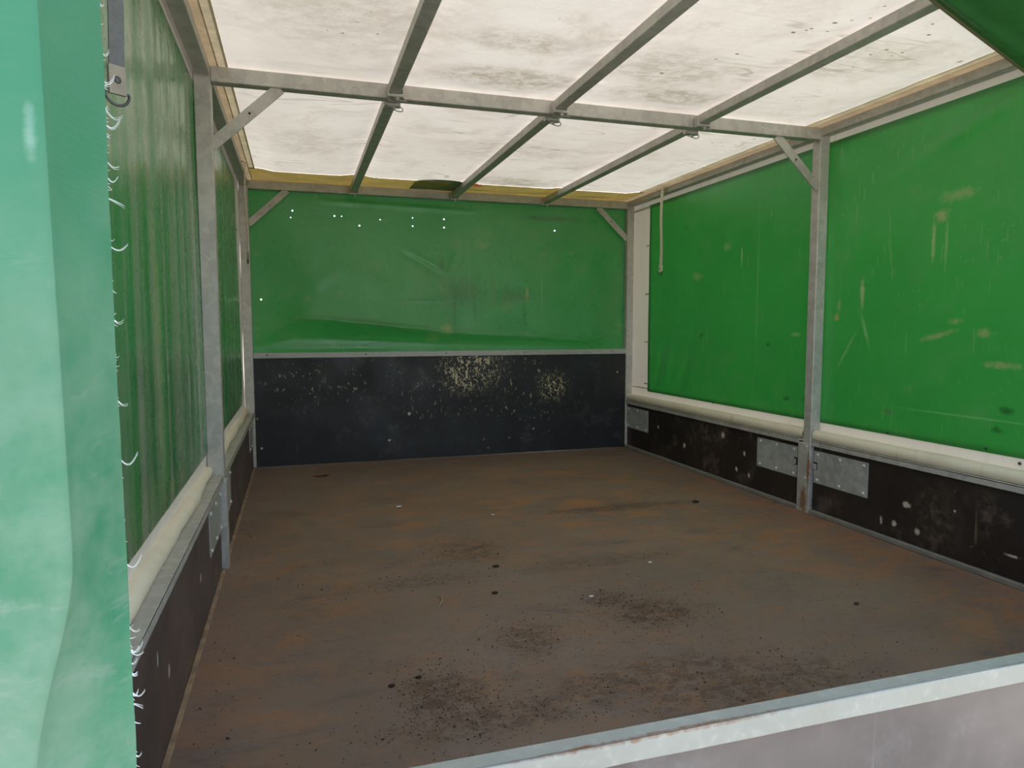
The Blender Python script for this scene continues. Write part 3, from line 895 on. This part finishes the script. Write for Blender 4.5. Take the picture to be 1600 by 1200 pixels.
# ------------------------------------------------------------------ steel portal frames
def frame(y, label, post_mat, braces=True):
    t = thing('portal_frame', label, 'frame', (W / 2, y, 0.0))
    b = MB(); b.box(-0.05, 0.0, y, y + 0.047, 0.0, H - 0.0005, 0.003); part('post', b, post_mat, t)
    b = MB(); b.box(W, W + 0.048, y, y + 0.047, 0.0, H - 0.0005, 0.003); part('post', b, post_mat, t)
    b = MB(); b.box(0.0, W, y, y + 0.042, H - 0.047, H, 0.002); part('cross_beam', b, ZINC, t)
    if braces:
        for s, x0 in ((1, 0.0), (-1, W)):
            b = MB()
            a0 = Vector((x0 - s * 0.004, y + 0.012, 1.362)); a1 = Vector((x0 + s * 0.205, y + 0.012, H - 0.045))
            b.bar(a0, a1, 0.036, 0.006, (s * 0.6, 0, -0.7))
            br = part('brace', b, ZINC, t)
            mid = a0.lerp(a1, 0.55)
            b = MB(); b.disc((mid.x, y + 0.0085, mid.z), (0, -1, 0), 0.004, 0.0008, 8); part('hole_shade_disc', b, DARK, br)  # dark disc on the face, painted shade for a hole
    return t


fr_m = frame(YM, 'galvanised steel portal frame with corner braces across the middle of the trailer', ZINC_POST)
b = MB(); b.box(W - 0.003, W + 0.05, YM - 0.002, YM + 0.072, 0.0, 0.298, 0.002); foot = part('post_foot', b, ZINC_POST, fr_m)
for z_, y_ in ((0.285, 0.02), (0.15, 0.022)):
    b = MB(); b.disc((W - 0.003, YM + y_, z_), (-1, 0, 0), 0.006, 0.003, 8, 0.002); part('rivet', b, BOLT, foot)
b = MB(); b.box(-0.02, 0.006, YM - 0.002, YM + 0.04, 0.0, 0.298, 0.002); part('post_foot', b, ZINC_POST, fr_m)
fr_b = frame(YB, 'galvanised steel portal frame with corner braces at the headboard end', ZINC_POST)
fr_r = frame(YR - 0.02, 'galvanised steel portal frame at the open rear end', ZINC_POST, False)

# ------------------------------------------------------------------ longitudinal roof rails
for side, words in ((0, 'left'), (1, 'right')):
    for (a, c, wh) in ((YM + 0.048, YB - 0.001, 'between middle frame and headboard frame'), (YR + 0.029, YM - 0.001, 'between open rear and middle frame')):
        x0, x1 = ((-0.044, 0.0), (W, W + 0.044))[side]
        t = thing('roof_rail', 'galvanised square roof rail along the %s wall %s' % (words, wh), 'rail', ((x0 + x1) / 2, (a + c) / 2, H - 0.034), 'roof rails along the side walls')
        b = MB(); b.box(x0, x1, a, c, H - 0.033, H - 0.0005, 0.002); part('tube', b, ZINC, t)
        for ya in (a, c - 0.003):
            b = MB(); b.box(x0 + 0.003, x1 - 0.003, ya, ya + 0.003, H - 0.036, H - 0.001); part('end_plate', b, ZINC, t)


# ------------------------------------------------------------------ roof bars with spring clips
def clip_parts(t, x, y, z, dirn, big):
    """bracket, bolt and bent wire pin where a bar meets a beam; dirn is +1 when the bar runs away from the camera"""
    b = MB()
    b.box(x - 0.026, x + 0.026, y - 0.016, y + 0.016, z - 0.011, z - 0.001, 0.002)
    b.box(x - 0.027, x - 0.0215, y - 0.014, y + 0.014, z - 0.012, z + 0.028, 0.001)
    b.box(x + 0.0215, x + 0.027, y - 0.014, y + 0.014, z - 0.012, z + 0.028, 0.001)
    c = part('bracket', b, ZINC, t)
    b = MB(); b.disc((x + 0.005, y - 0.004, z - 0.011), (0.1, -0.5, -1), 0.0085, 0.008, 6, 0.003); part('bolt', b, BOLT, c)
    if big:
        pts = [(x - 0.030, y - 0.012 * dirn, z - 0.004), (x - 0.022, y - 0.016 * dirn, z - 0.012), (x - 0.004, y - 0.017 * dirn, z - 0.017), (x + 0.014, y - 0.014 * dirn, z - 0.016),
               (x + 0.030, y - 0.010 * dirn, z - 0.014), (x + 0.037, y - 0.002 * dirn, z - 0.017), (x + 0.036, y + 0.006 * dirn, z - 0.021), (x + 0.027, y + 0.010 * dirn, z - 0.022), (x + 0.008, y + 0.008 * dirn, z - 0.018), (x - 0.016, y + 0.004 * dirn, z - 0.014)]
        b = MB(); b.tube(pts, 0.0018, 6); part('wire_pin', b, WIRE, c, True)


ords = ('nearest the left wall', 'in the middle of the roof', 'nearest the right wall')
for i, x in enumerate(BARX):
    for sec in ('front', 'back'):
        if sec == 'back':
            a, c = YM + 0.043, YB - 0.001
            lab = 'galvanised roof bar %s, from middle beam to headboard' % ords[i]
            z0 = H - 0.044
        else:
            a, c = YR + 0.023, YM - 0.001
            lab = 'galvanised roof bar %s, nearer half before the middle beam' % ords[i]
            z0 = H - 0.040
        t = thing('roof_bar', lab, 'roof bar', (x, (a + c) / 2, z0), 'lengthwise roof bars')
        b = MB(); b.box(x - 0.020, x + 0.020, a, c, z0, z0 + 0.032, 0.002); part('tube', b, ZINC, t)
        if sec == 'back':
            clip_parts(t, x + 0.004, a + 0.020, z0, 1, True)
            clip_parts(t, x + 0.002, c - 0.020, z0, -1, False)
        else:
            clip_parts(t, x + 0.004, c - 0.020, z0, -1, True)
            clip_parts(t, x, a + 0.020, z0, 1, False)


# ------------------------------------------------------------------ dropsides
def hinge_plate(t, x, nx, y0, y1, z0, z1, notch_at):
    """sheet plate on face x, nx = direction towards the trailer's inside; notch at one end"""
    b = MB()
    xa, xb = sorted((x, x + nx * 0.003))
    d = 0.022
    zc = z0 + (z1 - z0) * 0.52
    if notch_at == 'hi':
        b.box(xa, xb, y0, y1 - d, z0, z1)
        b.box(xa, xb, y1 - d, y1, z0, zc - 0.017); b.box(xa, xb, y1 - d, y1, zc + 0.017, z1)
        ny = (y1 - d, y1)
    else:
        b.box(xa, xb, y0 + d, y1, z0, z1)
        b.box(xa, xb, y0, y0 + d, z0, zc - 0.017); b.box(xa, xb, y0, y0 + d, zc + 0.017, z1)
        ny = (y0, y0 + d)
    p = part('hinge_plate', b, ZINC_PLATE, t)
    b = MB(); b.box(*sorted((x + nx * 0.0002, x + nx * 0.001)), ny[0], ny[1], zc - 0.017, zc + 0.017); part('slot_shade', b, DARK, p)  # dark slab behind the notch, shade put in as colour
    b = MB(); b.box(*sorted((x + nx * 0.001, x + nx * 0.007)), ny[0] + 0.006, ny[1] + (0.004 if notch_at == 'hi' else -0.004), zc - 0.014, zc + 0.010, 0.001); part('latch_tongue', b, ZINC_PLATE, p)
    rm_ = None
    for yy in (y0 + 0.022, (y0 + y1) / 2, y1 - 0.022):
        for zz in (z0 + 0.014, z1 - 0.014):
            if rm_ is None:
                b = MB(); b.disc((0, 0, 0), (nx, 0, 0), 0.0075, 0.003, 8, 0.003)
                rm_ = b.mesh('rivet', BOLT)
            o = link('rivet', rm_, p)
            o.location = (x + nx * 0.003, yy, zz)
    return p


def dropside(side, y0, y1, label, ply, plates):
    if side > 0:
        xi, nx, xp0, xp1, xr0, xr1 = W + 0.015, -1, W + 0.015, W + 0.040, W + 0.002, W + 0.058
    else:
        xi, nx, xp0, xp1, xr0, xr1 = -0.015, 1, -0.040, -0.015, -0.085, -0.002
    t = thing('dropside', label, 'side board', ((xp0 + xp1) / 2, (y0 + y1) / 2, 0.0), 'hinged side boards')
    b = MB(); b.box(xp0, xp1, y0, y1, 0.002, 0.297, 0.001); part('panel', b, ply, t)
    b = MB()
    b.box(xr0, xr1, y0 + 0.001, y1 - 0.001, 0.309, 0.314, 0.001)
    xa, xb = (xr0, xr0 + 0.004) if side > 0 else (xr1 - 0.004, xr1)
    b.box(xa, xb, y0 + 0.001, y1 - 0.001, 0.291, 0.3135, 0.001)
    part('top_rail', b, ZINC, t)
    for (a, c, n) in plates:
        hinge_plate(t, xi, nx, a, c, 0.136, 0.272, n)
    return t


dropside(1, YM + 0.073, YB - 0.002, 'dark plywood side board at right between middle post and headboard', PLY_R, [(2.492, 2.768, 'lo'), (3.845, 4.129, 'hi')])
dropside(1, YR + 0.03, YM - 0.003, 'dark scuffed plywood side board at right between open rear and middle post', PLY_R, [(2.098, 2.390, 'hi')])
dropside(-1, YM + 0.050, YB - 0.002, 'brown plywood side board with painted-in sheen at left between middle post and headboard', PLY_L, [(2.455, 2.74, 'lo'), (3.845, 4.129, 'hi')])
dropside(-1, YR + 0.03, YM - 0.003, 'brown plywood side board with painted-in sheen at left between open rear and middle post', PLY_L, [(2.10, 2.392, 'hi')])

# floor-edge strips
b = MB(); b.box(W - 0.004, W + 0.014, YM + 0.073, YB, 0.0, 0.019, 0.003); b.box(W - 0.004, W + 0.014, YR + 0.03, YM - 0.003, 0.0, 0.019, 0.003)
struct('baseboard_right', b, EDGE_R, 'grey metal strip along the foot of the right side board')
b = MB(); b.box(-0.015, -0.003, YM + 0.050, YB, 0.0, 0.005, 0.0015); b.box(-0.015, -0.003, YR + 0.03, YM - 0.003, 0.0, 0.005, 0.0015)
struct('baseboard_left', b, EDGE, 'thin tan strip along the foot of the left side board')

# ------------------------------------------------------------------ headboard
t = thing('headboard', 'black paint-splashed plywood headboard under the green end tarpaulin', 'headboard', (W / 2, YB + 0.03, 0.0))
b = MB(); b.box(0.001, W - 0.001, YB + 0.004, YB + 0.026, 0.002, 0.622, 0.001); part('panel', b, PLY_BACK, t)
b = MB(); b.box(0.001, W - 0.001, YB - 0.001, YB + 0.034, 0.619, 0.651, 0.002); tr_ = part('top_rail', b, make_zinc('galvanised_headrail', base=(0.52, 0.51, 0.47), dark=(0.38, 0.38, 0.35), rust=0.1, metal=0.15), t)
for xx in (0.075, 0.62, 1.1, 1.6, 2.2):
    b = MB(); b.disc((xx, YB - 0.001, 0.637), (0, -1, 0), 0.0045, 0.001, 8, 0.001); part('rivet', b, RING, tr_)

# ------------------------------------------------------------------ tailgate
t = thing('tailgate', 'grey brown plywood tailgate with worn galvanised top rail in the foreground', 'tailgate', (W / 2, 0.685, 0.0))
b = MB(); b.box(0.002, W - 0.002, 0.676, 0.696, -0.03, 0.312, 0.001); part('panel', b, PLY_T, t)
b = MB()
xs_ = lin(0.002, W - 0.002, 120)
prof = [(0.7005, 0.300), (0.7005, 0.3245), (0.6985, 0.3262), (0.6775, 0.3270), (0.6768, 0.3255), (0.6762, 0.3190), (0.6738, 0.3190), (0.6732, 0.3275), (0.6722, 0.3290), (0.6700, 0.3290), (0.6690, 0.3278), (0.6690, 0.3030), (0.6765, 0.3030)]
b.grid(xs_, list(range(len(prof))), lambda x, k: (x, prof[k][0] + 0.0006 * nz(x, k, 7, 3), prof[k][1] + (0.0012 * nz(x, 1, 11, 4) if prof[k][1] < 0.31 else 0.0006 * nz(x, 2, 6, 1))), flip=False)
part('top_rail', b, ZINC_OUT, t, False)


# ------------------------------------------------------------------ straps with rings
def strap(x, y, ztop, zbot, wdir, mat, clipmat, label, w=0.040, hook=0.0, ringk=0.62):
    t = thing('roof_strap', label, 'strap', (x, y, zbot))
    wd = Vector(wdir).normalized()
    nn = Vector((wd.y, -wd.x, 0))
    q = MB()
    zsamp = lin(ztop, zbot + 0.028, 24)

    def pt(z, s, off):
        u = (z - zbot) / (ztop - zbot)
        bow = 0.004 * math.sin(u * 7) + 0.003 * nz(z, 1, 5, x)
        wv = w * (1 - 0.0 * u)
        p = Vector((x, y, z)) + wd * (s * wv / 2 + 0.004 * math.sin(u * 3 + x)) + nn * (bow + off)
        return p
    for off, fl in ((0.0, False), (0.0022, True)):
        q.grid(zsamp, (-1, -0.5, 0, 0.5, 1), lambda z, s: pt(z, s, off), flip=fl)
    if hook:
        q.grid(lin(0, 1, 8), (-1, 0, 1), lambda u, s: pt(ztop, s, 0) + Vector((hook * (1 - math.cos(u * 1.57)), 0, 0.012 * math.sin(u * 1.57))))
    part('webbing', q, mat, t, True)
    c = pt(zbot + 0.03, 0, 0.001)
    q = MB()
    q.bar(c + Vector((0, 0, 0.006)), c + Vector((0, 0, -0.034)), w * 1.08, 0.006, wd)
    cl = part('end_clip', q, clipmat, t)
    q = MB(); q.disc(c + Vector((0, 0, -0.014)) - nn * 0.003, -nn, 0.0055, 0.0015, 8, 0.001); q.disc(c + Vector((0, 0, -0.014)) + nn * 0.003, nn, 0.0055, 0.0015, 8, 0.001); part('rivet', q, RING, cl)
    base = c + Vector((0, 0, -0.033))
    R_ = w * ringk
    pts = [base + wd * (R_ * math.cos(math.pi + math.pi * k / 14)) + Vector((0, 0, R_ * 0.95 * math.sin(math.pi + math.pi * k / 14))) for k in range(15)]
    pts += [base + wd * (R_ * (1 - 2 * k / 5)) + Vector((0, 0, 0.002)) for k in range(6)]
    q = MB(); q.tube(pts, 0.0016 + w * 0.02, 8, closed=True); part('ring', q, RING, t, True)
    return t


strap(-0.003, 1.150, 1.592, 1.128, (0.8, 0.6, 0), WEB_SHADE_GREY, CLIP, 'webbing strap, its shade painted grey, with a metal ring beside the torn curtain at left', 0.0215, ringk=0.78)
strap(W - 0.022, 3.655, 1.592, 1.118, (0.1, 1.0, 0), WEB_CREAM, WEB_CREAM, 'cream webbing strap with a small ring hanging before the right tarpaulin', 0.036, 0.02)
strap(0.012, 3.70, 1.592, 1.13, (0.06, 1.0, 0), WEB_CREAM, CLIP, 'thin cream strap seen edge-on beside the far left post', 0.034, -0.02)


# ------------------------------------------------------------------ rear curtain: torn left flap and rolled-up right part
def flap_edge_x(z):
    return 0.099 + 0.0015 * nz(z, 0, 4, 2) + 0.0006 * nz(z, 5, 30, 2)


def fold_x(z):
    return 0.079 - 0.030 * sst(0.63 - z, 0.0, 0.17) - 0.03 * sst(0.5 - z, 0, 0.3) + 0.0015 * nz(z, 3, 3, 1)


t = thing('torn_curtain', 'pale green torn curtain edge hanging in the left foreground, white threads fraying', 'curtain', (-0.15, 0.60, 0.18))


def flap_pt(u, z):
    xe, xf = flap_edge_x(z), fold_x(z)
    yf = 0.545 + 0.01 * sst(0.9 - z, 0, 0.4)
    if u < 0.7:          # outer lap, turned towards the left, bellying towards the viewer
        s = u / 0.7
        x = -0.52 + (xf + 0.52) * s
        y = yf + 0.16 * (1 - s) - 0.030 * math.sin(math.pi * s) + 0.012 * nz(x, z, 3.2, 4) * sst(1 - s, 0, 0.15) + 0.0035 * nz(x * 1.4, z, 13, 4) * sst(1 - s, 0, 0.1) + 0.0015 * nz(x, z * 1.5, 32, 9) * sst(0.95 - z, 0, 0.3)
        if s > 0.9:
            y += 0.004 * ((s - 0.9) / 0.1) ** 3
    else:                # inner strip, turned towards the trailer's inside
        s = (u - 0.7) / 0.3
        x = xf + (xe - xf) * s
        y = yf + 0.004 + (0.62 - yf) * s ** 0.8 + 0.003 * nz(x, z, 6, 7) * s + 0.003 * math.sin(z * 5) * s
    return (x, y, z)


q = MB()
q.grid(lin(0, 0.7, 90) + lin(0.703, 1, 24), lin(0.16, 1.62, 150), flap_pt, flip=False)
part('sheet', q, GREEN_F, t, True)
q = MB()
for k in range(170):
    z = random.uniform(0.40, 1.12)
    if nz(z, 2, 9, 3) < -0.05 and random.random() < 0.8:
        continue
    p = Vector(flap_pt(1.0, z)) + Vector((-0.0005, 0, 0))
    L = random.choice((0.001, 0.0015, 0.002, 0.003, 0.0045))
    if random.random() < 0.16:
        L = random.uniform(0.006, 0.013)
    sag_, cz = random.uniform(0.1, 0.5), random.uniform(-0.7, 0.7)
    for rpt in range(1 if L < 0.004 else 3):
        jz = random.uniform(-0.0012, 0.0012)
        pts = [p + Vector((L * u, 0.0003 * rpt, jz * (0.3 + u) + cz * L * u * u - sag_ * L * math.sin(u * math.pi))) for u in lin(0, 1, 7)]
        q.tube(pts, [0.00032 * (1 - 0.75 * u) for u in lin(0, 1, 7)], 4)
fz = part('frayed_threads', q, THREAD, t)
tag(fz, 'white frayed threads along the torn edge', kind='stuff')


def sling_edge(x):
    return 1.23 + 0.417 * (x - 1.58) + 0.002 * math.sin(5 * x)


t = thing('slung_curtain', 'dark green curtain slung up under the roof in the upper right corner', 'curtain', (1.5, 0.95, 1.5))


def sling_pt(x, u):
    ye = sling_edge(x)
    y = 0.705 + (ye - 0.705) * u
    s_ = (ye - 0.705)
    z = 1.545 - 0.045 * sst(u, 0.0, 0.9) - 0.05 * math.sin(math.pi * u) * min(1, s_ * 1.6)
    z += 0.010 * math.sin(14 * (x - 1.1 * y) + nz(x, y, 2)) * math.sin(math.pi * min(1, u * 1.02)) + 0.004 * nz(x, y, 8, 2) * (1 - u)
    z -= 0.010 * g(u, 0.93, 0.03)
    return (x, y, min(z, 1.549))


q = MB()
q.grid(lin(0.36, 2.292, 130), lin(0, 1, 60), sling_pt)
part('sheet', q, GREEN_C, t, True)
q = MB()
q.tube([Vector(sling_pt(x, 1.0)) for x in lin(0.36, 2.292, 130)], 0.0045, 8)
part('stitched_edge', q, make_white('brown_edge', (0.20, 0.16, 0.09), (0.14, 0.10, 0.05), 0.5, 0.0), t, True)
for tx in (0.565, 1.148):
    a_ = Vector(sling_pt(tx, 1.0))
    q = MB(); q.tube([a_ + Vector((-0.024, 0, -0.002)), a_ + Vector((-0.026, 0, 0.05)), (tx - 0.024, a_.y, 1.596), (tx + 0.024, a_.y, 1.596), a_ + Vector((0.026, 0, 0.05)), a_ + Vector((0.024, 0, -0.002))], 0.003, 6, closed=True)
    part('tie_cord', q, WEB_SHADE_GREY, t)

# ------------------------------------------------------------------ litter on the floor
o = thing('dry_leaf', 'small reddish brown dry leaf on the floor near the headboard', 'leaf', (0.345, 3.79, 0.0))
q = MB(); q.grid(lin(-1, 1, 9), lin(-1, 1, 5), lambda u, w: (0.345 + 0.036 * u, 3.79 + 0.022 * w * (1 - u * u) ** 0.5, 0.003 + 0.006 * abs(w) + 0.002 * u)); part('blade', q, LEAF, o, True)
q = MB(); q.tube([(0.308, 3.79, 0.003), (0.300, 3.787, 0.006), (0.292, 3.788, 0.004)], 0.0012, 5); part('stalk', q, LEAF, o)
q = MB(); q.tube([(0.617, 1.955, 0.003), (0.622, 1.935, 0.008), (0.617, 1.91, 0.006), (0.600, 1.875, 0.003)], 0.0015, 6)
tag(link('straw_stem', q.mesh('straw_stem', TWIG, True)), 'bent pale straw stem lying on the brown floor', 'straw')


def chip(x, y, r, mat, name, label, cat, group=None, flat=0.5):
    bm = bmesh.new()
    bmesh.ops.create_icosphere(bm, subdivisions=1, radius=r)
    for v in bm.verts:
        k = 1 + 0.35 * mnoise.noise(v.co * 150 + Vector((x * 9, y * 9, 0)))
        v.co = Vector((v.co.x * k * 1.3, v.co.y * k, v.co.z * k * flat))
        v.co += Vector((x, y, r * flat * 0.85))
    me = bpy.data.meshes.new(name)
    bm.to_mesh(me); bm.free()
    me.materials.append(mat)
    return tag(link(name, me), label, cat, group)


chip(0.648, 3.02, 0.011, PEBBLE, 'pale_chip', 'elongated pale chip on the floor, left of centre towards the headboard', 'chip', 'pale chips on the floor', 0.4)
chip(1.009, 2.773, 0.006, PEBBLE, 'pale_chip', 'round white chip on the floor in front of the headboard middle', 'chip', 'pale chips on the floor')
chip(1.355, 2.04, 0.006, PEBBLE, 'pale_chip', 'white chip on bare floor right of centre', 'chip', 'pale chips on the floor')
chip(1.045, 1.824, 0.006, PEBBLE, 'pale_chip', 'small pale chip beside the dark soil patch, nearest the tailgate', 'chip', 'pale chips on the floor')
chip(0.848, 2.155, 0.009, CLOD, 'soil_clod', 'dark soil clod in the middle of the floor, farther of two in line', 'clod', 'soil clods on the floor')
chip(0.782, 1.935, 0.008, CLOD, 'soil_clod', 'dark soil clod in the middle of the floor, nearer of two in line', 'clod', 'soil clods on the floor')
chip(1.94, 2.70, 0.013, CLOD, 'soil_clod', 'dark soil clod on the orange floor near the right middle post', 'clod', 'soil clods on the floor')
chip(0.482, 1.505, 0.006, CLOD, 'soil_clod', 'dark soil clod near the left front soil streak, farther one', 'clod', 'soil clods on the floor')
chip(0.418, 1.485, 0.007, CLOD, 'soil_clod', 'dark soil clod near the left front soil streak, nearer one', 'clod', 'soil clods on the floor')
chip(1.748, 1.550, 0.007, CLOD, 'soil_clod', 'lone dark soil clod near the right end of the tailgate', 'clod', 'soil clods on the floor')

# loose soil: thousands of crumbs gathered in the dark patches
q = MB()
clusters = [((1.16, 1.68), (0.10, 0.08), 420), ((1.09, 1.79), (0.07, 0.05), 160), ((0.52, 1.42), (0.07, 0.09), 300), ((0.60, 1.30), (0.18, 0.05), 260), ((0.80, 2.36), (0.10, 0.09), 190),
            ((1.58, 2.73), (0.28, 0.035), 240), ((0.78, 1.64), (0.07, 0.08), 180), ((1.0, 1.36), (0.25, 0.07), 240), ((1.25, 1.24), (0.25, 0.08), 220), ((1.2, 2.12), (0.22, 0.04), 90), ((0.55, 2.12), (0.22, 0.05), 130),
            ((0.3, 2.2), (0.15, 0.25), 90), ((0.05, 1.75), (0.02, 0.5), 110), ((0.03, 2.9), (0.02, 0.6), 60), ((2.25, 1.9), (0.03, 0.6), 80), ((1.15, 2.4), (0.9, 0.9), 200), ((1.0, 1.5), (0.7, 0.4), 160)]
for (cx, cy), (sx, sy), n in clusters:
    for _ in range(int(n * 1.5)):
        x, y = random.gauss(cx, sx), random.gauss(cy, sy)
        if not (0.012 < x < W - 0.012 and 0.75 < y < YB - 0.01):
            continue
        r = random.choice((0.0009, 0.0012, 0.0015, 0.0019)) * (1.9 if random.random() < 0.06 else 1)
        a = random.uniform(0, 6.28)
        ca, sa = math.cos(a) * r, math.sin(a) * r
        k = random.uniform(0.4, 1.0)
        q.add([(x + ca * 1.7, y + sa * 1.7, 0.001), (x - sa * k, y + ca * k, 0.001), (x - ca, y - sa, 0.001), (x + sa * k, y - ca * k, 0.001), (x, y, 0.001 + r * 0.8)], [(0, 1, 4), (1, 2, 4), (2, 3, 4), (3, 0, 4)])
tag(link('loose_soil', q.mesh('loose_soil', simple('crumb_soil', (0.10, 0.058, 0.039), 0.95, 0, 0.4, 40))), 'dark soil crumbs scattered in patches over the trailer floor', 'soil', None, 'stuff')
